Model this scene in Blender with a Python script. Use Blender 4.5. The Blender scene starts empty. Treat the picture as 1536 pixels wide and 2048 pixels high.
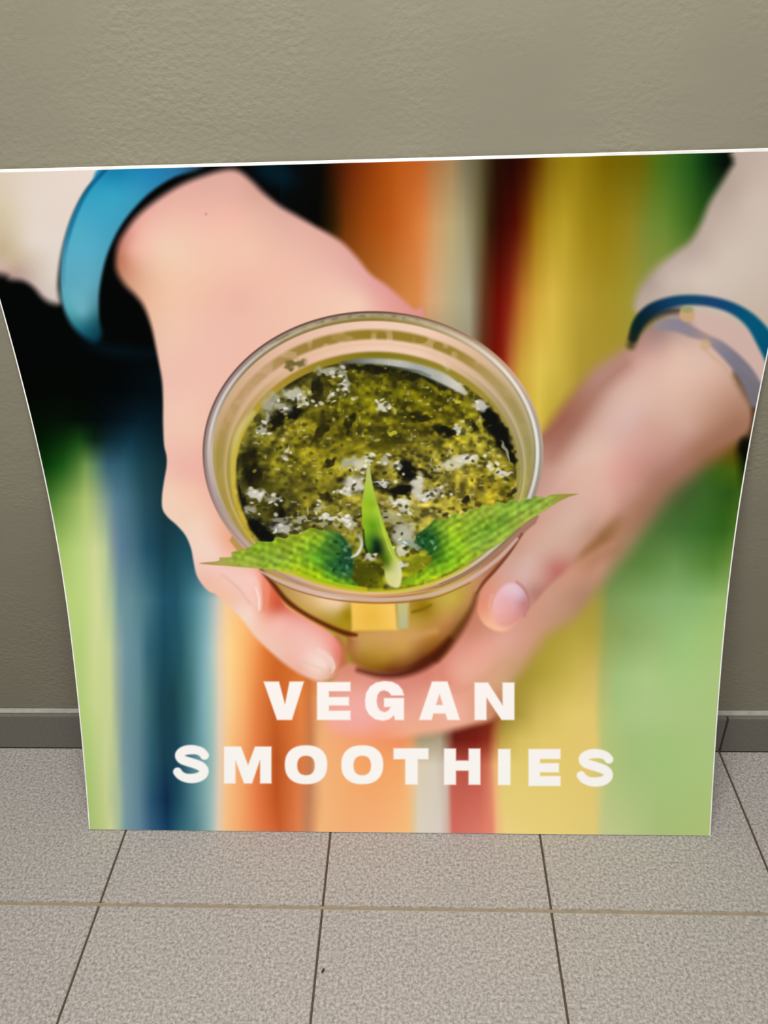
import bpy, bmesh, math
import numpy as np
from mathutils import Vector, Matrix

# ---------------------------------------------------------------- camera ----
sc = bpy.context.scene
CAM = dict(f=1605.279121, pitch=0.550795, yaw=0.052874, roll=-0.035536, x=0.043347, y=-1.001416, z=1.117186)   # focal length in px of a 2048 px high frame

def camera_axes():
    pi, ya, ro = CAM['pitch'], CAM['yaw'], CAM['roll']
    fw = np.array([-math.sin(ya)*math.cos(pi), math.cos(ya)*math.cos(pi), -math.sin(pi)])
    r0 = np.array([math.cos(ya), math.sin(ya), 0.]); u0 = np.cross(r0, fw)
    return math.cos(ro)*r0+math.sin(ro)*u0, -math.sin(ro)*r0+math.cos(ro)*u0, fw

R_, U_, F_ = camera_axes()
cd = bpy.data.cameras.new('camera'); cam = bpy.data.objects.new('camera', cd)
sc.collection.objects.link(cam)
cam.matrix_world = Matrix(((R_[0], U_[0], -F_[0], CAM['x']), (R_[1], U_[1], -F_[1], CAM['y']),
                           (R_[2], U_[2], -F_[2], CAM['z']), (0, 0, 0, 1)))
cd.sensor_fit = 'VERTICAL'; cd.sensor_height = 32.; cd.lens = CAM['f']*32./2048; cd.clip_start = .02
sc.camera = cam

# ---------------------------------------------------------- world, lamps ----
w = bpy.data.worlds.new('room_light'); sc.world = w; w.use_nodes = True
w.node_tree.nodes['Background'].inputs[0].default_value = (1, .995, .985, 1)
w.node_tree.nodes['Background'].inputs[1].default_value = .33
def area(name, loc, target, size, energy, col):
    ld = bpy.data.lights.new(name, 'AREA'); ld.shape = 'RECTANGLE'; ld.size, ld.size_y = size
    ld.energy = energy; ld.color = col
    o = bpy.data.objects.new(name, ld); sc.collection.objects.link(o); o.location = loc
    o.rotation_euler = (Vector(target)-Vector(loc)).to_track_quat('-Z', 'Y').to_euler()
    return o
area('ceiling_lamp', (-.06, -.92, 2.25), (-.06, -.75, 0), (1.2, .6), 57, (1, .992, .978))
sc.view_settings.view_transform = 'Standard'; sc.view_settings.look = 'None'
sc.view_settings.exposure = 0.; sc.view_settings.gamma = 1.; sc.view_settings.use_curve_mapping = False

# -------------------------------------------------------------- materials ---
def srgb(r, g, b):
    return tuple(((c/255+.055)/1.055)**2.4 if c/255 > .04045 else c/255/12.92 for c in (r, g, b))+(1,)
class Mat:
    def __init__(s, name, rough=.6, spec=.3):
        s.m = bpy.data.materials.new(name); s.m.use_nodes = True; s.t = s.m.node_tree
        s.b = s.t.nodes['Principled BSDF']; s.b.inputs['Roughness'].default_value = rough
        s.b.inputs['Specular IOR Level'].default_value = spec
    def n(s, kind, **kw):
        o = s.t.nodes.new(kind)
        for k, v in kw.items():
            if k in o.inputs: o.inputs[k].default_value = v
            else: setattr(o, k, v)
        return o
    def l(s, a, b): s.t.links.new(a, b)
    def coord(s): return s.n('ShaderNodeTexCoord').outputs['Object']
    def noise(s, scale, detail=3, rough=.5, vec=None, sc3=None):
        v = vec or s.coord()
        if sc3:
            mp = s.n('ShaderNodeMapping'); mp.inputs['Scale'].default_value = sc3; s.l(v, mp.inputs['Vector']); v = mp.outputs[0]
        o = s.n('ShaderNodeTexNoise', Scale=scale, Detail=detail, Roughness=rough); s.l(v, o.inputs['Vector']); return o.outputs['Fac']
    def ramp(s, fac, stops):
        o = s.n('ShaderNodeValToRGB'); e = o.color_ramp.elements
        while len(e) < len(stops): e.new(.5)
        for q, (p, c) in zip(e, stops): q.position = p; q.color = c
        s.l(fac, o.inputs[0]); return o.outputs[0]
    def mix(s, a, b, fac, mode='MIX'):
        o = s.n('ShaderNodeMix', data_type='RGBA', blend_type=mode)
        for v, i in ((a, 6), (b, 7)):
            if isinstance(v, tuple): o.inputs[i].default_value = v
            else: s.l(v, o.inputs[i])
        if isinstance(fac, float): o.inputs[0].default_value = fac
        else: s.l(fac, o.inputs[0])
        return o.outputs[2]
    def base(s, v):
        if isinstance(v, tuple): s.b.inputs['Base Color'].default_value = v
        else: s.l(v, s.b.inputs['Base Color'])
    def bump(s, fac, strength, dist):
        o = s.n('ShaderNodeBump', Strength=strength, Distance=dist); s.l(fac, o.inputs['Height'])
        prev = s.b.inputs['Normal'].links
        if prev: s.l(prev[0].from_socket, o.inputs['Normal'])
        s.l(o.outputs[0], s.b.inputs['Normal'])

WALL_C = (srgb(121,116,99), srgb(131,126,108))
TILE_C = (srgb(116,111,106), srgb(179,172,165))
m = Mat('painted_plaster', .75, .2)
tint = m.ramp(m.noise(2.2, 3, .6), [(.3, WALL_C[0]), (.7, WALL_C[1])])
m.base(tint)
# trowelled plaster: fine grit that comes and goes over the wall, plus shallow waves
mask = m.ramp(m.noise(4.5, 3, .65), [(.38, (.08, .08, .08, 1)), (.62, (1, 1, 1, 1))])
grit = m.noise(135, 3, .5, sc3=(1, 1, 1.35))
g2 = m.mix((.5, .5, .5, 1), grit, mask)
m.bump(g2, .42, .0030); m.bump(m.noise(7, 2, .5, sc3=(1, 1, 2.)), .12, .01)
PLASTER = m.m
def tile_mat(name, lo, hi, scale=230, amt=.5, rough=.5):
    m = Mat(name, rough, .35)
    sp = m.noise(scale, 2, .75)
    c = m.ramp(sp, [(.30, lo), (.5, tuple((a+b)/2 for a, b in zip(lo, hi))), (.70, hi)])
    cloud = m.ramp(m.noise(7, 3, .6), [(.3, (.5, .5, .5, 1)), (.7, (.56, .55, .53, 1))])
    m.base(m.mix(c, cloud, .35, 'OVERLAY')); m.bump(m.noise(scale*.8, 2, .6), .25, .0006)
    return m.m
TILE = tile_mat('speckled_floor_tile', *TILE_C)
SKIRT = tile_mat('dark_skirting_tile', srgb(101,98,90), srgb(113,109,101), scale=200)
def plain(name, col, rough=.8, spec=.2, nz=None):
    m = Mat(name, rough, spec)
    m.base(m.ramp(m.noise(nz or 60, 3, .6), [(.3, tuple(c*.85 for c in col[:3])+(1,)), (.7, tuple(min(1, c*1.12) for c in col[:3])+(1,))]))
    m.bump(m.noise(400, 2, .5), .3, .0005)
    return m.m
GROUT_DARK = plain('dark_brown_grout', srgb(78, 66, 52))
GROUT_TAN = plain('tan_grout', srgb(140, 127, 104))
CAULK = plain('pale_skirting_mortar', srgb(160,156,146))
WHITE = plain('white_board_plastic', (.86, .85, .82, 1), .4, .4, 20)

# ---------------------------------------------------------------- helpers ---
def link(name, bm, mats, parent=None, kind=None, smooth_=False):
    me = bpy.data.meshes.new(name); bm.to_mesh(me); bm.free()
    for q in mats: me.materials.append(q)
    o = bpy.data.objects.new(name, me); sc.collection.objects.link(o)
    if parent: o.parent = parent
    if kind: o['kind'] = kind
    if smooth_:
        for p in me.polygons: p.use_smooth = True
    return o
def box(bm, x0, x1, y0, y1, z0, z1, mat=0, bev=0.):
    old = set(bm.faces)
    r = bmesh.ops.create_cube(bm, size=1)
    for v in r['verts']:
        v.co = Vector(((x0+x1)/2+v.co.x*(x1-x0), (y0+y1)/2+v.co.y*(y1-y0), (z0+z1)/2+v.co.z*(z1-z0)))
    if bev:
        es = list({e for v in r['verts'] for e in v.link_edges})
        bmesh.ops.bevel(bm, geom=es, offset=bev, segments=2, affect='EDGES')
    for f in bm.faces:
        if f not in old: f.material_index = mat

# ---------------------------------------------------------------- the room --
TS, TX, TG = 0.335859, -0.105553, 0.300776        # tile pitch, a joint across, first joint in front of the wall
WY = .020                          # plaster face (the skirting face is y = 0)
bm = bmesh.new(); box(bm, -2.2, 2.2, WY, WY+.12, 0, 2.7)
link('wall_back', bm, [PLASTER], kind='structure')
bm = bmesh.new(); box(bm, -2.2, 2.2, -3.2, WY, -.05, -.0012)          # mortar bed
gw, gh = .0034, .0050
nx = 7; rows_y = [0.]+[-TG-k*TS for k in range(9)]
for k in range(9):                                                     # tan mortar in the joints along the wall
    y = -TG-k*TS; box(bm, -2.2, 2.2, y-gh/2, y+gh/2, -.003, -.0008, 2)
for i in range(-nx, nx):
    for k in range(9):
        x0, x1 = TX+i*TS+gw/2, TX+(i+1)*TS-gw/2
        y1 = rows_y[k]-(gh/2 if k else 0); y0 = rows_y[k+1]+gh/2
        box(bm, max(x0, -2.2), min(x1, 2.2), y0, y1, -.008, 0, 1, .0008)
floor = link('floor', bm, [GROUT_DARK, TILE, GROUT_TAN], kind='structure')
bm = bmesh.new(); box(bm, -2.2, 2.2, .004, WY, 0, .0795, 1)
for i in range(-nx, nx):
    x0, x1 = max(-2.2, TX+i*TS+.0016), min(2.2, TX+(i+1)*TS-.0016)
    box(bm, x0, x1, 0, .008, .0012, .080, 0, .0008)
box(bm, -2.2, 2.2, .0085, WY, .079, .0812, 2, .0008)
link('baseboard_back', bm, [SKIRT, GROUT_DARK, CAULK], kind='structure')
# a crumb of dark dirt lying on the tile
bm = bmesh.new(); bmesh.ops.create_icosphere(bm, subdivisions=2, radius=.0022)
for vv in bm.verts:
    k = 1+.25*math.sin(vv.co.x*2900+1)*math.cos(vv.co.y*2300+vv.co.z*1900)
    vv.co = Vector((vv.co.x*k*.8+vv.co.y*.5, vv.co.y*k*1.5, vv.co.z*k*.5))
low = min(vv.co.z for vv in bm.verts)
crumb = link('dirt_crumb', bm, [plain('dark_dirt', srgb(58, 50, 42))], smooth_=True)
crumb.location = (-0.0957, -0.3935, .0001-low)
crumb['label'] = 'tiny dark crumb of dirt on the floor tile beside the joint'; crumb['category'] = 'crumb'

# ---------------------------------------------------------------------------
# THE PRINT ON THE POSTER BOARD: colours of the printed picture, painted point
# by point.  (X, Y) are image pixels in the camera's view.
# ---------------------------------------------------------------------------
import numpy as np
F = np.float32

def spline(pts, closed=True, n=4):
    P = np.array([list(p) for p in pts], float); m = len(P); out = []
    for i in range(m if closed else m-1):
        if closed: a, b, c, d = P[(i-1) % m], P[i], P[(i+1) % m], P[(i+2) % m]
        else: a, b, c, d = P[max(i-1, 0)], P[i], P[i+1], P[min(i+2, m-1)]
        for k in range(n):
            t = k/n
            out.append(.5*((2*b)+(-a+c)*t+(2*a-5*b+4*c-d)*t*t+(-a+3*b-3*c+d)*t**3))
    if not closed: out.append(P[-1])
    return np.array(out)

def smooth(t):
    t = np.clip(t, 0, 1); return t*t*(3-2*t)

class Canvas:
    def __init__(s, X, Y):
        s.X = X.astype(F).ravel(); s.Y = Y.astype(F).ravel()
        s.C = np.zeros((s.X.size, 3), F)
    def box(s, x0, y0, x1, y1):
        return np.nonzero((s.X > x0) & (s.X < x1) & (s.Y > y0) & (s.Y < y1))[0]
    def put(s, idx, alpha, col):
        a = alpha[:, None].astype(F); s.C[idx] = s.C[idx]*(1-a) + np.asarray(col, F)*a
    # filled outline with soft edge; each point may carry its own softness
    def cover(s, pts, blur=4., n=4, sm=True):
        P = np.array([list(p)+[blur] if len(p) == 2 else list(p) for p in pts], float)
        if sm: P = spline(P, True, n)
        bm = P[:, 2].max()+2
        idx = s.box(P[:, 0].min()-bm, P[:, 1].min()-bm, P[:, 0].max()+bm, P[:, 1].max()+bm)
        x, y = s.X[idx], s.Y[idx]
        best = np.full(x.shape, 1e9, F); bl = np.full(x.shape, blur, F); ins = np.zeros(x.shape, bool)
        m = len(P)
        for i in range(m):
            ax, ay, ab = P[i]; bx, by, bb = P[(i+1) % m]
            dx, dy = bx-ax, by-ay; L = dx*dx+dy*dy
            if L < 1e-9: continue
            t = np.clip(((x-ax)*dx+(y-ay)*dy)/L, 0, 1)
            d = (x-ax-t*dx)**2+(y-ay-t*dy)**2
            q = d < best
            best = np.where(q, d, best); bl = np.where(q, ab+(bb-ab)*t, bl)
            if ay != by:
                c = ((ay > y) != (by > y)) & (x < (bx-ax)*(y-ay)/(by-ay)+ax)
                ins ^= c
        sd = np.sqrt(best); sd = np.where(ins, sd, -sd)
        return idx, smooth(.5+sd/(2*np.maximum(bl, .5)))
    def field(s, idx, cols, eps=18., lam=.12):
        """smooth colour field through samples (x, y, r, g, b)"""
        Q = np.array(cols, float); P, V = Q[:, :2], Q[:, 2:]
        k = lambda d2: np.sqrt(d2+eps*eps)
        D = ((P[:, None]-P[None])**2).sum(2); n = len(P); mean = V.mean(0)
        A = np.zeros((n+1, n+1)); A[:n, :n] = k(D)+np.eye(n)*-lam*eps; A[:n, n] = A[n, :n] = 1
        w = np.linalg.solve(A, np.vstack([V, np.zeros((1, 3))])).astype(F)
        x, y = s.X[idx], s.Y[idx]; out = np.zeros((x.size, 3), F)+w[n]
        for i in range(n):
            out += k((x-F(P[i, 0]))**2+(y-F(P[i, 1]))**2)[:, None].astype(F)*w[i]
        return np.clip(out, V.min(0)-6, V.max(0)+4)/255
    def shape(s, pts, cols, blur=4., eps=18., a=1., sm=True):
        idx, al = s.cover(pts, blur, sm=sm)
        k = al > 0; idx = idx[k]; al = al[k]
        if not idx.size: return
        c = s.field(idx, cols, eps) if isinstance(cols, list) else np.array(cols, F)/255
        s.put(idx, al*a, c)
    # brush stroke: points (x, y, half width[, r, g, b])
    def stroke(s, pts, col=None, blur=3., a=1., n=5, fade=False):
        P = spline([list(p)+list(col or ()) for p in pts], False, n)
        bm = P[:, 2].max()+blur+1
        idx = s.box(P[:, 0].min()-bm, P[:, 1].min()-bm, P[:, 0].max()+bm, P[:, 1].max()+bm)
        x, y = s.X[idx], s.Y[idx]
        best = np.full(x.shape, 1e9, F); tt = np.zeros(x.shape, F)
        for i in range(len(P)-1):
            ax, ay = P[i, :2]; dx, dy = P[i+1, :2]-P[i, :2]; L = dx*dx+dy*dy+1e-9
            t = np.clip(((x-ax)*dx+(y-ay)*dy)/L, 0, 1)
            d = (x-ax-t*dx)**2+(y-ay-t*dy)**2
            q = d < best; best = np.where(q, d, best); tt = np.where(q, i+t, tt)
        ii = np.arange(len(P)); w = np.interp(tt, ii, P[:, 2])
        c = np.stack([np.interp(tt, ii, P[:, 3+k]) for k in range(3)], 1)/255
        al = smooth(.5+(w-np.sqrt(best))/(2*blur))*a
        if fade: al = al*np.sin(np.pi*np.clip(tt/(len(P)-1), 0.02, .98))**.6
        k = al > 0; s.put(idx[k], al[k], c[k])
    def blob(s, x0, y0, rx, ry, ang, col, a=1., soft=.5, warp=0., seed=0):
        R = max(rx, ry)*1.8+4; idx = s.box(x0-R, y0-R, x0+R, y0+R)
        x, y = s.X[idx]-x0, s.Y[idx]-y0
        if warp:
            x = x+warp*(noise(s.X[idx], s.Y[idx], 9, seed+1)-.5); y = y+warp*(noise(s.X[idx], s.Y[idx], 9, seed+2)-.5)
        c_, s_ = np.cos(np.radians(ang)), np.sin(np.radians(ang))
        u, v = x*c_+y*s_, -x*s_+y*c_
        r = np.sqrt((u/rx)**2+(v/ry)**2)
        al = smooth((1+soft-r)/(2*soft))*a; k = al > 0
        s.put(idx[k], al[k], np.array(col, F)/255)

_tab = {}
def noise(x, y, scale, seed=0, sy=None):
    if seed not in _tab: _tab[seed] = np.random.RandomState(seed+11).rand(256, 256).astype(F)
    T = _tab[seed]; u = x/scale+500.3; v = y/(sy or scale)+500.7
    i = np.floor(u).astype(int); j = np.floor(v).astype(int); fu = smooth(u-i); fv = smooth(v-j)
    i0, i1, j0, j1 = i & 255, (i+1) & 255, j & 255, (j+1) & 255
    return (T[i0, j0]*(1-fu)*(1-fv)+T[i1, j0]*fu*(1-fv)+T[i0, j1]*(1-fu)*fv+T[i1, j1]*fu*fv).astype(F)

def rows(x, y, table):
    """striped cloth behind the hands: rows of (x, r, g, b) stops, blended downwards"""
    ys = [r[0] for r in table]; G = []
    for _, st in table:
        xs = [q[0] for q in st]
        G.append(np.stack([np.interp(x, xs, [q[k] for q in st]) for k in (1, 2, 3)], 1))
    G = np.stack(G); f = np.interp(y, ys, np.arange(len(ys))); i = np.clip(np.floor(f).astype(int), 0, len(ys)-2)
    t = (f-i)[:, None]; n = np.arange(len(x))
    return (G[i, n]*(1-t)+G[i+1, n]*t)/255

TOP = [
 (330, [(500,2,14,22),(545,0,26,38),(575,2,8,10),(642,5,4,2),(672,60,20,0),(707,110,40,5),(746,145,60,8),(795,180,85,20),(841,190,95,35),(867,175,115,65),(903,165,130,85),(929,125,115,85),(955,100,90,60),(974,60,50,25),(994,35,12,0),(1023,35,2,0),(1049,55,12,0),(1072,90,50,0),(1098,130,100,10),(1122,145,120,15),(1153,150,125,15),(1209,120,98,0),(1279,108,98,5),(1314,80,108,20),(1349,58,104,30),(1384,35,85,22),(1419,6,42,12),(1450,3,12,2),(1600,3,10,2)]),
 (450, [(560,2,4,4),(635,2,2,0),(665,40,24,0),(691,110,50,5),(730,150,70,10),(779,180,85,20),(812,200,105,40),(844,215,130,65),(870,205,155,100),(903,185,165,115),(926,165,155,115),(945,135,125,90),(965,90,80,45),(981,50,25,5),(1000,50,5,0),(1030,78,10,0),(1056,120,65,5),(1072,155,112,15),(1098,175,145,33),(1129,185,158,40),(1174,155,130,20),(1216,148,124,15),(1262,145,130,35),(1297,118,136,48),(1331,105,136,48),(1366,75,116,36),(1400,50,90,25),(1600,40,80,20)]),
 (600, [(700,150,85,30),(808,205,130,65),(834,215,135,70),(857,218,160,110),(883,200,170,125),(912,178,168,130),(938,165,160,130),(955,120,100,75),(971,95,45,20),(997,105,9,0),(1017,130,35,15),(1043,185,115,40),(1072,206,164,57),(1105,218,185,70),(1147,188,162,52),(1195,170,145,40),(1227,165,145,40),(1258,160,150,50),(1290,150,150,70),(1600,150,150,80)]),
 (740, [(940,150,140,110),(965,95,45,25),(990,115,15,5),(1005,140,35,15),(1021,185,110,50),(1042,205,165,60),(1080,223,196,80),(1122,203,177,66),(1160,175,150,50),(1300,165,145,50),(1440,120,90,60),(1600,110,84,66)]),
 (850, [(1000,150,60,30),(1040,200,160,60),(1075,220,190,70),(1100,192,166,56),(1200,170,140,50),(1380,120,90,50),(1600,100,70,45)]),
]
LEFT = [
 (780, [(0,0,2,0),(150,0,3,0),(240,0,3,4),(290,0,8,12),(325,0,12,16)]),
 (840, [(0,0,6,0),(125,0,14,2),(158,0,10,2),(200,0,8,8),(240,2,18,26),(280,4,28,38),(325,4,22,30)]),
 (880, [(80,0,20,0),(125,5,42,5),(158,20,68,15),(190,7,34,18),(223,10,40,50),(262,15,52,66),(294,10,42,52),(325,8,32,40)]),
 (930, [(93,5,52,5),(125,25,82,20),(151,70,115,45),(171,115,150,75),(190,92,132,98),(216,52,92,110),(249,45,90,105),(281,25,66,76),(325,18,46,52)]),
 (1000,[(100,75,120,40),(109,85,130,50),(141,130,165,80),(171,175,195,110),(190,162,182,120),(210,130,155,140),(232,86,126,140),(255,70,110,125),(288,36,76,86),(330,20,50,60)]),
 (1100,[(122,165,195,100),(158,186,210,125),(190,208,215,148),(210,186,205,146),(226,132,152,150),(242,92,126,146),(268,70,110,125),(294,34,80,100),(327,20,60,70),(372,28,76,88)]),
 (1200,[(138,184,208,120),(167,192,213,127),(197,211,218,150),(223,170,190,150),(239,112,147,152),(262,100,140,145),(294,70,115,125),(327,30,80,100),(353,32,82,98),(385,70,125,135),(411,120,165,170),(434,195,196,185),(451,242,200,150),(480,248,190,120)]),
 (1300,[(160,180,205,120),(189,205,215,145),(218,200,212,145),(234,152,172,155),(251,112,147,155),(277,95,135,145),(296,52,97,112),(329,24,70,86),(361,35,85,95),(387,80,130,135),(410,130,175,180),(426,180,200,185),(439,232,205,172),(459,249,211,140),(482,248,190,115),(508,240,155,85),(531,220,120,50),(557,200,100,35),(600,205,105,40)]),
 (1400,[(163,180,205,120),(189,200,213,140),(221,200,210,145),(234,155,172,150),(251,112,145,150),(277,95,135,140),(296,60,105,110),(322,25,65,76),(348,25,65,72),(381,60,110,110),(407,125,170,175),(426,166,196,180),(439,226,205,178),(459,248,205,140),(488,245,175,105),(514,225,130,65),(547,200,98,40),(580,212,112,50),(600,226,130,62),(618,205,118,62),(634,225,155,98),(660,238,170,110)]),
 (1520,[(176,172,200,115),(212,200,210,145),(231,180,195,145),(247,120,150,155),(277,95,130,140),(303,45,90,105),(329,22,60,75),(355,25,65,85),(400,100,150,155),(423,150,185,175),(439,222,202,180),(456,245,190,125),(485,238,160,100),(514,222,120,65),(553,182,82,30),(579,206,105,50),(605,216,122,66),(622,192,125,80),(640,236,178,122),(660,240,175,118)]),
 (1600,[(179,168,194,110),(212,196,206,140),(238,165,185,150),(251,120,150,155),(277,95,130,142),(303,38,80,105),(333,10,42,70),(358,30,75,92),(390,85,132,138),(420,148,182,176),(437,220,200,178),(454,245,190,128),(485,240,162,100),(514,226,122,68),(553,188,84,32),(596,218,122,70),(618,190,126,84),(634,222,160,108),(650,240,180,120)]),
 (1660,[(179,165,190,110),(205,185,200,125),(221,205,208,145),(238,165,185,150),(251,120,150,158),(280,95,128,145),(303,50,90,120),(335,18,58,90),(361,45,95,108),(394,85,130,138),(420,145,180,175),(436,216,200,175),(452,246,190,130),(485,238,160,100),(524,222,116,66),(560,196,92,46),(596,220,126,76),(615,190,130,90),(628,216,152,100),(640,240,180,120),(660,240,178,118)]),
]
_G = [(1260,165,192,122),(1330,165,196,122),(1425,172,197,125)]
RIGHT = [
 (905, [(1380,70,80,30),(1430,105,88,22),(1465,100,80,10),(1487,8,14,0),(1510,4,8,0)]),
 (945, [(1380,62,92,38),(1440,60,98,22),(1470,72,98,12),(1490,20,40,4)]),
 (985, [(1320,68,96,44),(1369,65,92,42),(1408,60,100,40),(1459,46,86,22),(1482,56,96,16)]),
 (1060,[(1260,85,115,55),(1330,75,112,52),(1388,64,110,44),(1447,50,100,25),(1470,74,112,32)]),
 (1130,[(1220,95,125,60),(1291,95,132,62),(1349,110,150,80),(1388,96,140,66),(1427,86,132,52),(1462,114,148,66)]),
 (1200,[(1150,160,145,55),(1185,165,150,60),(1203,150,150,70),(1220,125,150,85),(1271,130,165,95),(1330,138,175,110),(1388,140,180,110),(1443,150,186,106)]),
 (1270,[(1060,165,145,50),(1110,172,152,54),(1150,180,160,60),(1185,176,160,62),(1201,165,160,75),(1212,145,160,85),(1251,138,165,95),(1310,150,180,110),(1369,155,195,120),(1440,165,196,115)]),
 (1350,[(1020,160,138,55),(1056,165,145,50),(1095,180,160,60),(1154,202,180,84),(1189,206,182,95),(1205,172,180,106),(1232,160,190,120),(1290,172,198,130),(1349,165,200,125),(1432,172,199,125)]),
 (1430,[(640,238,170,115),(800,240,150,100),(860,150,135,100),(905,80,30,15),(980,110,30,15),(995,150,90,40),(1012,150,130,50),(1040,172,150,60),(1076,205,180,90),(1134,222,198,105),(1185,226,199,111),(1203,186,193,116),(1232,168,195,125),(1290,173,198,132),(1430,172,198,125)]),
 (1480,[(640,240,175,120),(800,236,140,90),(820,225,150,95),(840,165,150,115),(880,170,156,125),(900,130,80,60),(910,105,28,18),(950,120,28,18),(975,135,45,28),(990,180,115,60),(1003,188,160,70),(1040,212,188,95),(1090,224,198,105),(1190,226,199,112),(1206,182,194,118)]+_G),
 (1530,[(640,238,178,122),(690,240,170,106),(740,240,160,96),(800,240,165,102),(822,236,186,128),(838,216,202,172),(870,212,202,180),(893,196,182,160),(903,190,90,72),(925,180,82,66),(960,190,86,70),(976,204,115,85),(990,236,176,115),(1003,222,200,110),(1100,225,200,110),(1180,226,199,110),(1200,205,200,120),(1215,176,195,120)]+_G),
 (1660,[(640,241,181,121),(700,238,172,114),(760,240,175,118),(815,243,186,121),(828,222,196,150),(838,216,206,186),(880,212,202,188),(896,206,172,156),(906,206,106,90),(960,214,120,100),(984,226,132,106),(994,236,182,126),(1010,231,206,126),(1100,228,205,120),(1190,222,200,118),(1205,192,199,136),(1260,183,196,131),(1320,168,190,120),(1425,174,193,116)]),
]

def paint_picture(X, Y):
    cv = Canvas(X, Y); x, y = cv.X, cv.Y
    # striped cloth and dark ground
    t = rows(x, y, TOP); l = rows(x, y, LEFT); r = rows(x, y, RIGHT)
    wl = smooth((660-x)/20)[:, None]; low = smooth((y-700)/60)[:, None]; rl = smooth((y-860)/40)[:, None]
    right = t*(1-rl)+r*rl
    left = np.where((x < 560)[:, None], np.array([0.004, .008, .008], F), t)*(1-low)+l*low
    cv.C = (right*(1-wl)+left*wl).astype(F)
    cv.blob(548, 345, 40, 22, 25, (0, 30, 44), .8, .8)
    # left sleeve
    cv.shape([(-200,250),(230,290),(216,333,8),(176,375,7),(150,420,7),(132,470,7),(121,520,8),(116,570,9),(120,604,12),(104,606,12),(86,596,11),(66,574,10),(46,562,10),(20,558,12),(-10,546,14),(-200,520,14)],
      [(60,400,230,216,200),(110,440,230,216,200),(95,560,220,206,192),(0,360,222,205,180),(3,430,216,200,165),(6,500,200,180,145),(20,520,205,184,150),(6,535,208,182,164),(150,350,232,215,200),(60,480,229,216,200),(30,548,190,160,145),(-60,400,222,204,180)], eps=16)
    # blue strap on the left
    cv.stroke([(160,674,8),(195,692,9),(235,702,9),(290,708,8),(330,706,6)], (0,24,36), 18, .7, fade=True)
    cv.shape([(222,322,4),(180,372,6),(154,414,6),(135,462,6),(124,515,6),(121,570,6),(126,612,7),(142,648,9),(165,672,10),(190,684,12),(203,668,10),(199,640,6),(198,590,6),(206,540,6),(218,500,6),(238,458,6),(264,422,6),(302,384,6),(350,354,6),(404,336,8),(420,300,4)],
      [(230,345,22,128,168),(300,345,32,130,178),(360,340,40,110,150),(395,335,40,70,95),(225,385,50,160,192),(270,380,50,150,185),(165,465,80,172,196),(200,450,68,165,194),(150,560,94,170,190),(175,560,96,172,190),(165,625,102,172,184),(150,640,60,140,150),(185,670,12,70,86),(170,665,20,90,110),(185,500,84,172,196),(195,640,30,90,100)], eps=10)
    cv.stroke([(214,336,4,15,70,120),(178,377,4,0,95,135),(156,418,4,10,105,145),(139,465,4,20,110,150),(129,515,3,60,140,165),(127,570,3,90,150,170)], blur=4, a=.75)
    # left hand and wrist
    cv.shape([(231,524,10),(236,489,11),(250,463,11),(276,430,11),(315,398,11),(364,368,11),(413,349,11),(452,339,11),(478,342,11),(504,362,11),(527,385,11),(559,411,10),(592,430,10),(632,453,9),(681,482,9),(714,515,9),(740,547,8),(772,570,8),(802,596,8),(828,619,7),(850,640,6),(850,900),(700,1100),(560,1150),(567,1205,5),(601,1231,5),(640,1253,5),(664,1268,5),(680,1287,5),(687,1318,5),(684,1342,6),(666,1356,6),(640,1363,6),(614,1355,6),(588,1341,6),(562,1322,6),(536,1299,5),(510,1273,5),(484,1239,4),(458,1213,4),(432,1189,3),(418,1183,3),(405,1170,3),(393,1150,3),(387,1123,3),(382,1097,3),(371,1071,3),(353,1050,3),(336,1035,3),(325,1018,3),(324,992,3),(328,962,3),(333,933,3),(333,912,3),(328,889,3),(326,845,4),(326,804,4),(324,763,5),(318,728,5),(312,697,6),(303,655,7),(289,616,9),(273,593,10),(250,570,11),(235,546,11)],
      [(240,520,190,120,92),(244,485,200,130,110),(262,500,232,170,148),(280,460,238,178,160),(330,500,240,205,176),(360,460,240,196,172),(420,370,222,172,156),(470,360,222,170,155),(510,385,215,165,148),(470,430,238,184,164),(400,420,236,182,165),(520,430,228,180,160),(560,430,222,172,156),(600,480,230,180,162),(650,500,228,176,160),(700,545,228,175,162),(660,560,238,190,170),(745,580,228,166,156),(800,610,224,152,142),(720,605,240,200,176),(620,600,240,195,172),(560,560,240,190,168),(500,500,240,194,170),(480,600,236,184,164),(520,640,238,190,168),(400,600,240,192,165),(330,570,240,196,165),(300,610,236,188,155),(350,650,240,198,172),(330,700,238,196,172),(380,720,240,192,172),(430,650,238,190,170),(350,820,241,199,177),(345,760,240,192,174),(385,860,241,198,174),(360,940,238,184,168),(345,900,240,192,172),(390,985,241,195,168),(340,985,243,205,180),(400,1050,241,208,184),(370,1040,240,205,180),(430,1100,241,205,186),(410,1130,240,200,182),(455,1085,236,172,140),(440,1030,238,180,155),(420,960,238,175,160),(412,1160,236,186,165),(440,1145,240,196,180),(470,1160,240,200,184),(500,1150,242,194,178),(516,1160,246,178,158),(535,1160,228,120,86),(540,1190,222,112,76),(535,1220,226,135,105),(556,1215,205,95,68),(560,1235,236,166,150),(505,1222,241,205,186),(470,1200,238,192,168),(450,1190,240,190,160),(520,1250,240,192,170),(570,1270,238,184,168),(600,1262,238,182,168),(560,1300,236,190,170),(640,1280,238,180,166),(665,1285,234,150,136),(676,1310,220,125,104),(675,1340,208,130,100),(655,1330,240,205,190),(620,1325,240,206,190),(600,1300,238,188,172),(640,1350,236,196,176),(600,1340,234,178,155)], eps=13)
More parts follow.
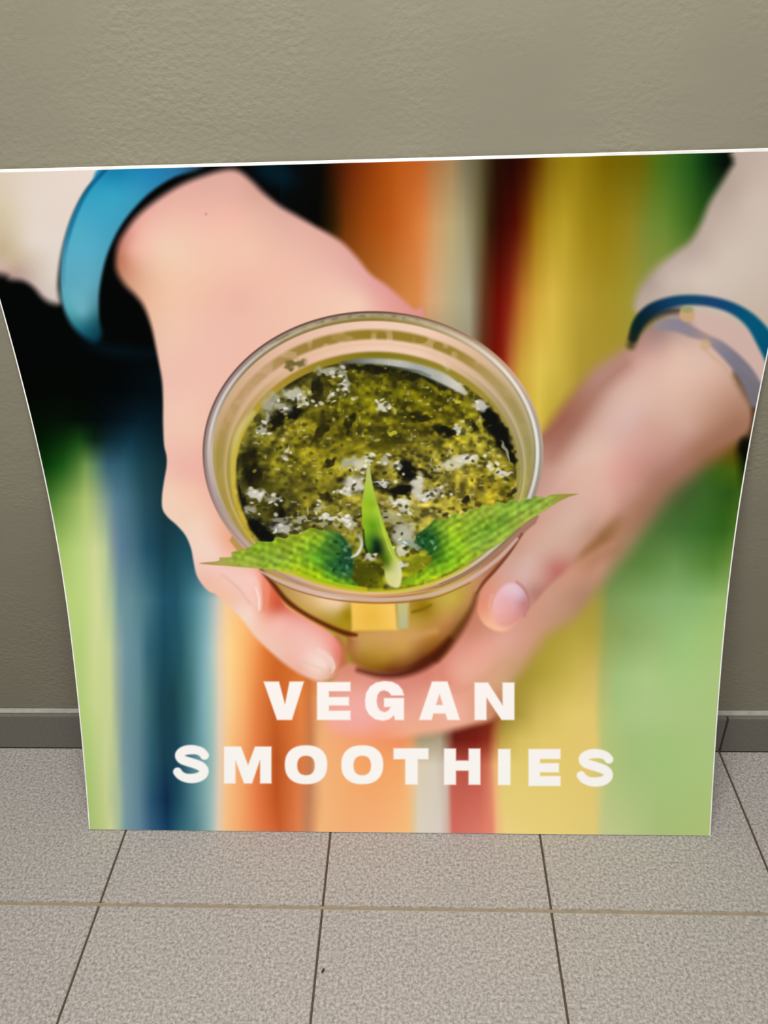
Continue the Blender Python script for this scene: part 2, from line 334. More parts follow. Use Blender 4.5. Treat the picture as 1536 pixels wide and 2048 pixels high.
    cv.stroke([(445,1150,2),(475,1175,3),(500,1205,3)], (225,175,158), 4, .6)
    cv.shape([(502,1150,7),(518,1165,5),(524,1195,4),(522,1218,4),(511,1212,4),(494,1196,6),(484,1170,8)], (243,200,188), a=.7)
    cv.stroke([(512,1176,1.5),(518,1198,1.8),(518,1220,1.5)], (250,222,208), 2.5, .9)
    cv.stroke([(530,1145,5),(534,1180,5),(530,1218,4)], (232,140,106), 6, .8)
    cv.stroke([(600,1322,2),(635,1334,2),(655,1345,2)], (226,190,172), 4, .6)
    cv.stroke([(636,1300,4),(655,1312,4),(665,1335,3)], (240,210,196), 5, .8)
    cv.stroke([(662,1315,1.6),(669,1332,2),(664,1345,1.5)], (240,215,190), 2.5, .8)
    cv.stroke([(676,1275,5),(690,1300,6),(686,1335,6)], (190,105,70), 6, .75)
    cv.blob(412, 428, 3, 3, 0, (205,150,130), .8)
    # right sleeve
    cv.shape([(1492,290,10),(1466,328,12),(1440,370,12),(1419,405,12),(1401,447,13),(1380,482,13),(1349,506,14),(1314,534,16),(1286,566,16),(1272,593,14),(1274,625,10),(1340,640,8),(1440,660,8),(1540,760,6),(1800,760),(1800,250)],
      [(1400,560,216,200,184),(1450,500,212,196,178),(1500,400,209,191,174),(1500,330,198,178,162),(1300,590,188,170,156),(1340,560,204,186,172),(1420,450,196,176,162),(1390,500,192,172,158),(1460,380,186,168,152),(1500,600,208,190,172),(1550,500,212,196,180),(1536,640,205,185,165),(1380,590,205,188,170),(1300,570,180,160,148),(1700,500,210,192,175)], eps=15)
    # right hand: arm, palm and lower fingers
    hand = [(1440,650,8),(1380,628,8),(1300,650,12),(1266,684,18),(1227,712,22),(1188,737,22),(1162,768,20),(1130,806,20),(1100,846,18),(1060,900),(1000,1000),(940,1150),(860,1250),(760,1310),(690,1330,6),(672,1352,8),(655,1380,12),(650,1430,14),(664,1462,14),(710,1478,14),(780,1479,12),(840,1470,12),(890,1464,12),(940,1452,10),(985,1440,9),(1012,1402,12),(1026,1368,16),(1046,1340,20),(1072,1302,22),(1096,1270,22),(1134,1248,20),(1163,1222,18),(1187,1190,20),(1216,1152,26),(1240,1119,30),(1263,1087,32),(1291,1052,32),(1322,1013,34),(1349,982,34),(1388,951,32),(1422,922,28),(1460,895,18),(1492,868,10),(1505,841,10),(1500,810,12),(1482,781,12),(1466,745,10),(1510,720,8),(1530,690,8),(1500,662,8)]
    cv.shape(hand,
      [(1330,740,228,190,170),(1380,720,228,194,174),(1420,740,226,188,168),(1350,700,222,184,166),(1440,800,200,156,132),(1480,840,172,124,98),(1470,800,190,145,120),(1250,830,218,182,172),(1270,790,222,186,168),(1200,900,222,186,166),(1300,850,214,170,152),(1300,890,210,160,145),(1380,860,206,162,142),(1400,900,168,118,92),(1440,880,165,115,88),(1350,910,190,140,122),(1250,740,200,156,140),(1290,700,196,150,138),(1200,770,190,148,132),(1230,790,208,170,152),(1160,800,172,120,100),(1140,850,165,108,90),(1110,880,168,112,94),(1150,870,185,140,122),(1110,930,200,155,136),(1105,970,206,162,146),(1160,920,218,178,160),(1180,960,225,182,162),(1200,1000,222,174,155),(1260,930,214,156,142),(1230,960,220,165,150),(1310,960,176,126,106),(1340,940,176,126,108),(1270,980,196,146,126),(1150,1040,212,176,156),(1230,1020,196,146,126),(1280,1010,172,124,100),(1205,1068,150,104,66),(1230,1040,168,122,88),(1172,1102,160,110,72),(1245,1078,186,138,108),(1200,1130,190,140,112),(1150,1150,198,145,120),(1100,1200,200,150,126),(1165,1190,176,132,104),(1110,1250,190,145,112),(1060,1225,206,150,126),(1010,1275,220,164,146),(960,1300,228,160,140),(920,1345,230,166,142),(1040,1290,210,155,130),(1020,1335,202,156,116),(900,1370,226,148,128),(860,1360,216,134,114),(880,1385,232,168,145),(780,1368,216,136,122),(720,1390,235,165,150),(700,1345,214,138,112),(660,1440,240,168,152),(720,1450,239,166,152),(760,1430,236,166,148),(850,1440,232,168,140),(930,1430,232,170,146),(985,1400,206,140,105),(1000,1430,190,130,90),(930,1380,228,160,136),(1000,1368,206,160,120),(760,1480,240,150,108),(700,1478,240,160,122),(820,1455,236,170,140),(940,1260,200,130,105),(985,1245,205,140,112),(1450,650,214,180,164),(1500,695,213,182,168),(1380,645,190,160,142),(1320,670,172,140,130)], eps=15)
    # soft furrow between palm and fingers
    cv.stroke([(1236,1040,6),(1212,1066,7),(1185,1090,4),(1158,1110,1)], (150,106,64), 16, .4, fade=True)
    cv.stroke([(1225,1088,5),(1195,1105,7),(1160,1130,7),(1120,1180,6)], (206,150,120), 12, .5)
    cv.stroke([(1000,1330,6),(960,1365,7),(900,1385,5)], (212,150,120), 12, .4)
    cv.stroke([(900,1300,8),(880,1340,6),(895,1365,4)], (212,130,108), 10, .5)
    cv.stroke([(1250,730,10),(1200,775,13),(1158,826,16),(1126,872,15),(1104,915,8)], (160,106,86), 24, .5)
    cv.stroke([(1300,735,18),(1240,815,26),(1190,890,28),(1150,970,22),(1125,1040,16)], (230,194,178), 30, .42)
    cv.stroke([(1470,850,8),(1420,890,10),(1360,935,12),(1310,985,12),(1275,1040,12),(1235,1100,10)], (160,112,86), 24, .42)
    # thumb of the right hand
    cv.shape([(1180,930,14),(1110,980,10),(1082,1015,6),(1040,1075,4),(1002,1128,4),(972,1166,4),(957,1198,4),(956,1226,4),(968,1248,4),(990,1261,4),(1012,1262,5),(1034,1248,5),(1062,1214,5),(1098,1172,6),(1130,1142,8),(1160,1106,10),(1200,1062,14),(1230,1010,18)],
      [(1180,950,224,182,162),(1200,1000,220,174,155),(1110,1000,210,165,148),(1080,1040,208,160,140),(1130,1050,213,178,158),(1160,1040,212,176,156),(1180,1060,196,152,130),(1090,1080,212,172,152),(1040,1100,205,158,136),(1060,1120,212,176,160),(1020,1140,208,164,150),(1100,1110,206,158,142),(1112,1138,190,116,102),(1080,1160,200,150,135),(1050,1160,212,172,160),(1130,1100,205,162,142),(985,1170,215,150,125),(1000,1180,222,158,140),(966,1200,222,142,116),(963,1225,228,152,120),(975,1245,238,180,145),(1000,1258,240,186,148),(1030,1248,222,160,140),(1060,1200,190,138,122),(1070,1185,180,125,112)], eps=11)
    cv.shape([(986,1204,4),(996,1184,5),(1014,1168,6),(1034,1168,4),(1050,1186,3),(1054,1210,3),(1042,1234,4),(1018,1252,5),(996,1250,5),(985,1230,4)],
      [(1022,1182,228,190,196),(1040,1190,214,178,186),(1010,1200,226,172,172),(1030,1215,218,158,156),(1010,1235,228,162,150),(1000,1222,232,172,165),(1048,1205,190,130,128)], eps=8)
    cv.stroke([(1034,1164,2),(1050,1180,2.5),(1058,1206,2.5),(1048,1232,2)], (176,116,112), 4, .7)
    cv.stroke([(984,1190,2),(979,1212,2),(986,1240,2),(1002,1254,2)], (240,176,150), 4, .6)
    cv.shape([(1385,626),(1440,634),(1488,662),(1522,706),(1532,770),(1490,748),(1440,700),(1400,668)], (214,182,168), 9)
    # dark blue bracelet, grey ribbon and beads on the right wrist
    cv.stroke([(1262,690,8,70,62,30),(1274,660,10,30,36,34),(1298,634,11,45,42,38),(1335,622,9,60,52,44),(1372,622,6,90,75,62)], blur=9, a=.9)
    cv.stroke([(1266,676,8,24,34,26),(1277,645,11,6,34,38),(1302,620,12,10,42,62),(1340,605,11,14,60,96),(1380,600,10,14,70,102),(1425,604,10,24,66,112),(1468,618,11,8,76,116),(1504,644,14,4,88,120),(1532,684,18,0,86,118),(1550,730,14,0,80,112)], blur=6)
    cv.stroke([(1318,652,10,150,138,142),(1352,650,13,140,134,146),(1384,664,11,146,134,140),(1412,676,8,165,142,138),(1440,694,12,138,130,140),(1472,724,15,124,120,132),(1498,758,17,122,118,128),(1516,800,18,120,114,122)], blur=6, a=.95)
    cv.stroke([(1404,692,2),(1425,712,3),(1450,735,3),(1468,765,2)], (204,168,136), 7, .6)
    cv.blob(1374, 628, 15, 15, 0, (205,168,120), 1, .3)
    cv.blob(1374, 619, 12, 7, 0, (150,160,108), .8, .5)
    cv.blob(1411, 690, 10, 11, 0, (208,174,134), .8, .5)
    cv.stroke([(1508,820,5),(1506,860,6),(1492,888,8)], (60,40,14), 8, .6)
    cv.blob(1494, 896, 14, 20, -20, (4,8,0), .9, .6)
    paint_cup(cv)
    paint_words(cv)
    return np.clip(cv.C, 0, 1)

def paint_cup(cv):
    # side of the cup below the rim
    cv.shape([(470,1060,3),(520,1139,3),(546,1170,4),(570,1206,4),(602,1228,4),(640,1250,4),(690,1272,4),(694,1300,8),(708,1326,8),(740,1342,9),(790,1345,9),(836,1334,9),(876,1308,9),(912,1270,7),(940,1226,6),(962,1178,5),(1000,1130,4),(1040,1075,3),(1060,1020,3),(760,980)],
      [(560,1175,178,140,70),(600,1185,205,165,105),(650,1205,232,198,152),(680,1212,222,190,140),(610,1215,196,158,80),(650,1240,176,142,50),(692,1225,160,130,20),(690,1255,170,140,30),(700,1280,170,105,55),(720,1290,190,145,80),(830,1215,160,128,30),(850,1215,146,112,10),(870,1205,180,150,50),(905,1200,196,168,70),(840,1240,175,140,50),(920,1190,190,160,62),(960,1155,188,134,96),(900,1240,186,132,70),(830,1275,196,146,82),(770,1285,200,150,82),(730,1310,172,128,45),(770,1320,166,124,38),(810,1302,190,142,66),(860,1280,168,112,42),(880,1265,176,120,60),(890,1290,120,68,14),(850,1325,90,35,8),(780,1342,110,52,12),(990,1130,170,108,76),(950,1205,180,122,82),(925,1255,116,76,26),(1020,1085,165,120,95)], eps=9)
    cv.shape([(702,1203,4),(790,1206,4),(794,1260,5),(704,1262,5)], [(710,1215,240,192,84),(745,1235,230,182,64),(785,1230,244,198,96),(720,1255,236,188,80)], sm=False)
    cv.shape([(794,1205,5),(818,1202,5),(816,1256,6),(797,1258,6)], [(805,1215,196,186,120),(806,1240,184,182,132)], sm=False)
    cv.stroke([(826,1224,3),(846,1218,3),(862,1210,2)], (122,92,4), 4, .8)
    cv.stroke([(712,1272,7),(760,1274,8),(820,1272,7),(870,1262,6)], (206,154,92), 8, .6)
    # dark gaps along the fingers and under the cup
    cv.stroke([(522,1140,2.5),(546,1168,4),(572,1200,5),(604,1224,4),(640,1244,4),(672,1259,4.5),(694,1267,5),(712,1270,3)], (88,28,4), 4.5, .9)
    cv.stroke([(1044,1068,1.5),(1020,1104,2.5),(992,1138,3),(968,1164,3),(954,1186,2)], (112,52,26), 3.5, .9)
    cv.stroke([(952,1190,3),(944,1216,5),(926,1250,7),(900,1286,9),(872,1316,9)], (96,48,14), 8, .75)
    cv.stroke([(716,1340,3),(760,1350,5),(806,1347,7),(850,1328,10),(880,1304,9),(900,1280,5)], (70,20,5), 9, .85)
    # the opening: rim, inner wall, smoothie
    x0, y0, rx = 746., 905., 341.
    idx = cv.box(395, 612, 1097, 1212); x, y = cv.X[idx], cv.Y[idx]
    ry = np.where(y < y0, 283., 294.)
    dx, dy = (x-x0)/rx, (y-y0)/ry
    rho = np.sqrt(dx*dx+dy*dy); th = np.degrees(np.arctan2(dy, dx))  # -90 top, 0 right, 90 bottom
    scale = np.sqrt((rx*np.cos(np.radians(th)))**2+(ry*np.sin(np.radians(th)))**2)
    d = (1-rho)*scale                                                # px inwards from the rim's outer line
    sx, sy, srx, sry = 752., 950., 281., 232.
    q = np.sqrt(((x-sx)/srx)**2+((y-sy)/sry)**2)
    t = np.clip((1-rho)/np.maximum((1-rho)+(q-1), 1e-4), 0, 1)
    t = np.where(q < 1, 1, t)
    def ang(*st):  # value by angle, stops (deg, ...)
        a = np.array([s_[0] for s_ in st], float)
        return np.stack([np.interp(th, a, [s_[k] for s_ in st], period=360) for k in range(1, len(st[0]))], 1)
    n1 = noise(x, y, 9, 3); n2 = noise(x, y, 16, 4); n3 = noise(th*3, d*2, 9, 5)
    wall = ang((-90,238,202,178),(-130,226,184,156),(-160,205,166,128),(180,176,152,88),(150,182,158,80),(120,196,176,50),(90,204,190,38),(60,200,186,44),(30,190,178,70),(0,170,158,104),(-25,182,160,110),(-50,222,184,150),(-70,240,204,178))
    C = wall/255
    def band(lo, hi, soft, col, a=1.):
        al = smooth((t-lo)/soft+.5)*smooth((hi-t)/soft+.5)*a
        nonlocal C
        C = C*(1-al[:, None])+np.asarray(col)/255*al[:, None]
    topness = np.clip(smooth((60-np.abs(th+90))/30), 0, 1)
    side = 1-topness
    olive = ang((-90,142,116,30),(-40,150,128,52),(0,140,130,70),(180,150,130,50),(-140,160,130,70))
    band(.34, .54, .10, olive, (.45+.5*topness)*(.6+.4*smooth((n2-.2)/.3)))
    band(.82, 1.3, .10, ang((-90,122,110,16),(-30,160,140,50),(0,150,140,70),(180,196,172,52),(-140,165,138,40)), .95)
    band(.60, .68, .08, ang((-90,232,190,150),(0,196,186,160),(180,205,182,130)), .55)
    band(.68, .80, .08, ang((-90,226,188,150),(0,150,135,90),(180,160,138,60)), .6*side)
    band(.18, .27, .08, ang((-90,226,188,160),(0,200,195,170),(180,190,170,120)), .5*side)
    # rim lines by distance inwards
    def rim(c, w, col, a):
        al = smooth((w/2+2.2-np.abs(d-c))/3.2)*a
        nonlocal C
        C = C*(1-al[:, None])+np.asarray(col)/255*al[:, None]
    full = np.ones_like(th); lower = smooth((th-20)/20)*smooth((165-th)/20)
    glass = ang((-90,160,144,104),(-120,150,136,110),(-150,168,152,150),(180,172,156,150),(150,180,160,155),(120,205,178,170),(90,214,172,150),(60,205,180,170),(30,190,178,168),(0,205,208,192),(-20,200,198,182),(-40,222,208,188),(-60,200,182,160))
    rim(9, 14, glass, .95*(1-.35*lower))
    rim(9, 14, np.array([120.,108,60]), .75*topness*smooth((n1-.42)/.2)*smooth((-60-th)/20))
    rim(9, 12, np.array([200.,190,150]), .5*topness*smooth((n3-.5)/.2))
    rim(2, 4.5, ang((-90,98,74,60),(-140,104,76,74),(180,120,96,86),(140,190,160,150),(90,160,100,70),(40,150,120,100),(0,176,160,140),(-30,214,176,140),(-60,150,110,80)), .95)
    rim(17, 5., ang((-90,130,110,40),(-140,130,118,86),(180,200,188,176),(120,150,120,90),(90,190,160,60),(50,140,110,70),(0,150,140,110),(-50,190,170,140)), .85*(1-.6*lower))
    rim(12.5, 4.2, ang((-90,150,136,80),(-150,224,214,210),(-170,226,218,206),(160,170,150,146),(90,228,190,170),(30,205,190,180),(0,236,238,224),(-35,244,232,216),(-60,205,190,160)), .75)
    rim(6, 3., ang((-90,150,132,112),(180,150,130,128),(120,170,130,120),(90,176,110,84),(40,140,110,110),(0,132,112,116),(-30,180,150,136)), .6)
    # smoothie surface
    ms = smooth((1-q)*sry/5+.5)
    big = noise(x, y, 60, 6); mid = noise(x, y, 22, 7, 15); fine = noise(x, y, 9, 8, 7); f2 = noise(x, y, 7, 9, 6)
    base = cv.field(idx, [(600,860,146,134,20),(560,900,138,128,24),(520,930,110,104,20),(700,860,122,114,10),(760,800,116,110,10),(700,780,110,105,8),(860,780,112,106,4),(900,820,138,128,10),(830,850,100,92,6),(960,900,172,160,42),(900,900,166,154,34),(980,980,170,152,26),(900,980,180,164,48),(860,930,170,158,44),(600,960,120,112,20),(560,1010,96,90,24),(640,1010,116,108,22),(700,1040,126,118,36),(800,1040,140,130,44),(620,740,64,60,14),(560,800,90,86,30),(520,1060,44,42,20),(860,1050,160,150,50),(940,1030,172,158,40),(740,1150,96,96,6),(840,1140,134,136,14),(1000,850,90,86,20),(960,830,136,126,20)], 14)*255
    # swirls follow the round of the cup; lumps and grains on top
    aa = np.radians(th); sw = noise(np.hypot((x-sx)*1., (y-sy)*1.25), aa*38+noise(x, y, 50, 14)*30, 13, 15, 26)
    v = .34*mid+.28*sw+.22*fine+.16*f2
    k = np.clip(.54+(v-.5)*2.3+.30*(big-.5), .10, 1.25)[:, None]
    S = base*(.44+.84*k)+np.array([0., 0, 7.])
    grain = smooth((noise(x, y, 6.5, 15)-.74)/.16)*smooth((noise(x, y, 34, 16)-.36)/.2)
    S = S*(1-.5*grain[:, None])+np.array([214,208,160.])*.5*grain[:, None]
    pits = smooth((.35-(.6*fine+.4*noise(x, y, 13, 17)))/.10)[:, None]*smooth((noise(x, y, 45, 18)-.3)/.3)[:, None]*.45
    S = S*(1-pits)+np.array([44,40,8.])*pits
    C = C*(1-ms[:, None])+S/255*ms[:, None]
    al = smooth(.5+(1-rho)*scale/3.2)
    cv.put(idx, al, C)
    D = (22,20,10); K = (12,12,10); M = (70,66,10); W = (216,213,198); Wd = (172,170,148); Yb = (196,184,70)
    blobs = [ # x, y, rx, ry, angle, colour, strength
     (573,830,32,12,-20,K,.9),(548,846,22,14,-30,D,.9),(634,776,11,24,0,D,.8),(737,738,62,9,3,D,.85),(873,764,36,9,22,K,.8),(820,752,30,8,10,D,.7),
     (978,836,15,30,-24,K,.95),(1002,872,17,36,-26,K,.95),(1022,910,9,24,-22,K,.95),(700,846,8,22,20,D,.75),(640,866,28,9,-45,D,.8),(888,860,30,11,5,K,.9),(838,836,22,8,10,D,.8),(761,888,22,26,0,M,.75),
     (498,926,15,44,8,D,.8),(510,958,16,28,0,D,.8),(480,990,7,28,-12,K,.85),(555,1020,14,34,0,K,.85),(530,1000,30,40,0,M,.6),(662,925,18,7,-40,D,.8),(817,940,20,26,-20,K,.95),(800,980,34,13,0,K,.95),(845,950,20,7,10,D,.85),(766,970,16,8,0,K,.85),(648,994,15,9,0,D,.75),(690,962,14,10,0,D,.8),
     (515,1056,22,18,35,K,.95),(536,1072,18,10,10,K,.95),(934,998,7,7,0,D,.85),(948,855,8,7,0,D,.8),(1023,984,14,5,-40,D,.75),(728,1148,30,24,0,(74,76,6),.85),(845,1132,32,26,0,(124,128,14),.7),(590,730,24,8,-10,M,.7),
     (541,806,14,20,20,Wd,.8),(590,790,24,13,10,W,.75),(566,815,18,10,10,Wd,.85),(604,803,18,8,20,W,.7),(660,740,26,9,-5,Wd,.85),(668,745,10,6,0,W,.8),(690,762,7,16,-20,Wd,.8),(688,774,9,6,0,W,.8),(766,813,14,9,0,W,.9),(522,860,10,8,0,Wd,.9),(534,842,6,14,0,Wd,.8),(573,904,6,14,25,W,.75),(662,792,8,6,0,W,.7),
     (512,988,22,10,12,W,.9),(548,997,14,5,0,Wd,.8),(500,1020,12,10,20,Wd,.8),(571,1056,26,7,4,W,.75),(560,1040,20,5,0,Wd,.7),(606,1040,22,4,0,Wd,.8),(640,1014,16,5,0,Wd,.85),(670,1036,30,5,2,W,.9),(660,1048,30,4,0,Wd,.7),(702,1050,8,14,-30,W,.6),(700,1040,18,6,20,Wd,.8),
     (708,970,20,18,0,W,.85),(690,984,16,6,0,W,.8),(700,926,24,8,-15,Wd,.85),(722,930,14,12,0,W,.75),(735,915,6,10,30,W,.7),(770,922,9,10,0,Wd,.9),(790,930,14,6,10,Wd,.7),(765,968,14,4,0,W,.8),
     (836,970,12,22,10,W,.85),(852,994,22,8,0,W,.85),(800,1004,26,6,5,W,.85),(808,1012,8,12,-20,W,.7),(870,984,16,10,0,Wd,.7),(780,1036,26,12,0,Wd,.6),(915,924,34,11,-14,W,.8),(890,934,24,8,-8,(214,206,160),.7),(948,916,12,5,-25,W,.85),(978,930,10,4,0,W,.8),(1007,947,18,6,5,W,.9),(960,810,13,9,35,W,.85),(915,859,7,5,0,W,.85),(914,806,10,4,0,(196,190,60),.9),(787,865,9,5,0,(190,186,50),.9),(915,1026,14,4,0,W,.6),(1010,900,3,22,-24,(190,190,160),.7),
     (808,1066,22,22,10,(186,184,166),.85),(824,1090,28,8,5,(140,160,148),.8),(806,1100,12,10,0,W,.8),(742,1112,11,9,0,W,.8),(803,1130,12,9,10,(222,214,186),.9),(905,1105,8,4,0,W,.7)]
    for i, (bx, by, a, b, an, c, s_) in enumerate(blobs):
        cv.blob(bx, by, a, b, an, c, s_, .42, 12, i % 7)
    R = np.random.RandomState(5)
    for i, (bx, by, a, b, an, c, s_) in enumerate(blobs):
        if c in (W, Wd):                                   # wet sparkle and dark crumbs round every highlight
            for _ in range(5):
                ox, oy = R.normal(0, a*.8+4), R.normal(0, b*.8+4)
                if ((bx+ox-sx)/srx)**2+((by+oy-sy)/sry)**2 > .93: continue
                cv.blob(bx+ox, by+oy, R.uniform(2.5, 6), R.uniform(2, 4), R.uniform(-40, 40), [(238,234,222),(226,222,206),(60,58,30),(40,38,20)][R.randint(4)], .75, .5)
    for _ in range(230):                                   # bright grains and dark crumbs all over
        an, rr = R.uniform(0, 2*np.pi), np.sqrt(R.uniform(0, .92))
        cv.blob(752+270*rr*np.cos(an), 950+222*rr*np.sin(an), R.uniform(2.5, 6.5), R.uniform(2, 4.5), R.uniform(-40, 40), [(204,194,120),(186,172,50),(178,164,44),(52,48,10),(58,52,8),(70,64,12)][R.randint(6)], .6, .6)
    cv.stroke([(684,726,2,90,90,70),(720,722,5,120,126,130),(760,723,6,176,178,178),(800,728,8,196,196,190),(840,738,9,176,180,178),(880,754,11,196,196,182),(912,772,9,222,216,206),(930,786,5,205,200,180)], blur=4, a=.9)
    cv.stroke([(770,733,2,30,32,20),(830,741,2,60,66,60),(860,752,2,90,96,96)], blur=3, a=.6)
    cv.stroke([(868,706,3,222,190,150),(888,726,4,228,200,172),(896,738,3,200,190,150)], blur=5, a=.7)
    cv.stroke([(506,826,5,196,186,110),(486,850,6,205,192,120),(472,880,6,206,190,110),(466,920,5,200,180,80),(470,980,5,206,184,60),(482,1030,5,200,172,50),(500,1070,5,190,164,40)], blur=5, a=.85)
    # left leaf
    cv.shape([(398,1127,1.5),(436,1122,1.5),(440,1115,1.5),(462,1114,2),(464,1104,1.5),(486,1100,2),(508,1089,2),(517,1083,2),(544,1083,2),(552,1074,2),(571,1077,2),(580,1069,2),(598,1068,2),(621,1056,2),(645,1061,2),(664,1061,3),(682,1069,3),(695,1087,3),(703,1108,3),(706,1134,3),(702,1154,3),(716,1172,3),(700,1174,3),(673,1168,3),(634,1161,2),(595,1148,2),(556,1141,2),(517,1137,2),(465,1133,1.5)],
      [(410,1127,170,140,80),(440,1124,170,160,80),(480,1110,138,165,45),(520,1100,130,165,38),(560,1095,142,168,40),(560,1115,128,158,52),(600,1085,146,174,38),(635,1075,136,168,36),(640,1110,84,146,34),(620,1120,110,165,34),(680,1115,16,70,40),(690,1090,18,62,42),(665,1090,60,120,44),(690,1140,26,80,52),(660,1140,64,130,42),(560,1132,142,176,44),(500,1125,150,168,60),(680,1168,132,186,20),(600,1143,166,186,24),(640,1152,152,186,20)], eps=8)
    cv.blob(684, 1118, 24, 38, -8, (34,80,36), .6, .5, 10)
    cv.blob(665, 1100, 16, 22, 10, (70,122,36), .5, .6, 10)
    leaf_veins(cv, (400,1040,712,1176), 'l')
    for i, (bx, by) in enumerate([(672,1084),(690,1100),(680,1124),(694,1134),(668,1140),(698,1092),(676,1108),(688,1148)]): cv.blob(bx, by, 5, 3, 30*i, (120,160,120) if i % 2 else (10,40,20), .55, .6)
    cv.stroke([(556,1142,1.5),(595,1150,3),(634,1164,4),(680,1174,5),(730,1180,6)], (206,190,36), 3, .85)
    cv.stroke([(596,1148,1.5),(640,1161,3),(690,1171,3),(720,1176,2)], (150,192,24), 3, .8)
    # right leaf
    cv.shape([(1157,988,1.5),(1122,988,1.5),(1101,990,1.5),(1090,995,1.5),(1068,992,1.5),(1064,998,1.5),(1048,996,1.5),(1040,1004,2),(1022,999,2),(1012,1007,2),(994,1003,2),(984,1013,2),(966,1009,2),(955,1019,2),(938,1018,2),(926,1030,2),(908,1026,2),(894,1037,2),(872,1038,2),(862,1047,3),(852,1056,3),(834,1070,4),(834,1088,4),(852,1100,4),(864,1118,4),(846,1140,5),(800,1164,5),(830,1170,3),(854,1162,3),(906,1142,3),(945,1121,3),(971,1104,2),(1010,1081,2),(1036,1057,2),(1057,1041,2),(1088,1022,2),(1115,1005,1.5),(1140,993,1.5)],
      [(1140,990,160,140,60),(1100,998,146,162,62),(1050,1010,130,168,58),(1040,1035,160,182,66),(980,1030,148,172,54),(930,1045,144,174,46),(900,1055,152,184,40),(920,1075,140,182,32),(900,1095,128,178,34),(950,1085,130,168,56),(980,1055,106,152,36),(1010,1040,118,162,48),(860,1078,26,78,30),(848,1092,18,60,32),(870,1112,54,106,22),(900,1120,112,166,26),(865,1152,154,192,28),(840,1165,150,186,24),(940,1112,150,180,40),(1000,1078,156,180,66)], eps=8)
    cv.blob(856, 1084, 18, 18, 0, (34,84,34), .6, .5, 10)
    leaf_veins(cv, (830,985,1160,1172), 'r')
    for i, (bx, by) in enumerate([(850,1072),(864,1084),(846,1092),(870,1096),(858,1108)]): cv.blob(bx, by, 5, 3, 40*i, (150,190,150) if i % 2 else (10,44,20), .55, .6)
    # rim in front of the leaves
    cv.stroke([(520,1142,2),(556,1160,4),(600,1177,4.5),(650,1188,4.5),(700,1195,4.5),(760,1199,4),(820,1196,4),(870,1187,4),(920,1168,4),(960,1145,4),(1000,1114,4),(1034,1078,3)], (208,178,166), 2.5, .85)
    cv.stroke([(540,1158,1),(590,1180,1.4),(650,1196,1.6),(710,1204,1.8),(770,1206,1.8),(830,1202,1.6),(880,1192,1.4),(940,1166,1.2)], (150,92,62), 2, .8)
    cv.stroke([(600,1171,1),(660,1182,1.5),(720,1190,2),(780,1190,2.5),(830,1186,2),(880,1176,1)], (216,160,90), 2, .8)
    cv.stroke([(880,1168,1.4),(925,1148,1.8),(965,1122,2),(1005,1088,2),(1040,1056,1.5)], (132,104,80), 2, .7)
    cv.stroke([(740,1180,4),(790,1182,4),(840,1174,4),(890,1156,3),(940,1130,2)], (196,190,30), 4, .7)
    # middle leaf
    cv.shape([(737,922,1.5),(731,960,2),(726,990,2),(723,1020,2),(727,1060,2),(731,1095,2),(742,1108,2),(757,1106,2),(766,1130,2),(772,1160,3),(782,1172,3),(798,1174,3),(804,1150,3),(800,1128,3),(788,1100,2),(775,1068,2),(762,1030,2),(750,990,2),(743,958,1.5)],
      [(737,940,180,190,110),(736,980,168,196,60),(730,1020,158,192,40),(745,1010,140,180,30),(755,1020,172,200,60),(733,1060,130,174,30),(745,1050,96,150,22),(752,1085,16,46,24),(756,1100,8,26,16),(742,1090,60,110,26),(768,1070,160,190,46),(776,1095,150,176,50),(785,1125,168,182,80),(775,1125,90,116,20),(770,1110,80,110,20),(795,1135,206,206,150),(786,1160,206,206,120),(795,1170,222,218,160),(772,1150,196,200,110)], eps=5)
    cv.stroke([(758,1030,1),(768,1066,1.6),(778,1096,1.6),(790,1122,1.6)], (190,206,80), 2, .8)
    cv.blob(786, 1160, 14, 14, 0, (214,212,140), .6, .7)
    cv.stroke([(716,1068,2,150,156,160),(724,1086,3,196,202,200),(716,1106,3,226,226,220),(704,1114,2,200,205,196)], blur=2.5, a=.9)
    cv.stroke([(727,1060,1),(729,1090,2),(734,1104,2)], (20,26,14), 2.5, .8)

def leaf_veins(cv, bb, side):
    idx = cv.box(*bb); x, y = cv.X[idx], cv.Y[idx]
    g = cv.C[idx]; m = np.clip((g[:, 1]-np.maximum(g[:, 0], g[:, 2]*1.2))*9, 0, 1)
    if side == 'l': u = (x*.35-y*1.0+.0018*(x-560)**2*.5)/11.; b0 = (y > 1058)
    else: u = (x*.62+y*1.0)/11.; b0 = (y > 992)
    w = np.sin(2*np.pi*u/1.4+3*noise(x, y, 40, 12))*.5+.5
    n = noise(x, y, 8, 13)
    f = 1+m*b0*((w-.5)*.15+(n-.5)*.34)
    g = g*f[:, None]
    dk = m*smooth((.42-g[:, 1])/.15)*smooth((noise(x, y, 7, 19)-.6)/.15)*.55
    g = g*(1-dk[:, None])+np.array([.42,.56,.40])*dk[:, None]
    cv.C[idx] = np.clip(g, 0, 1)

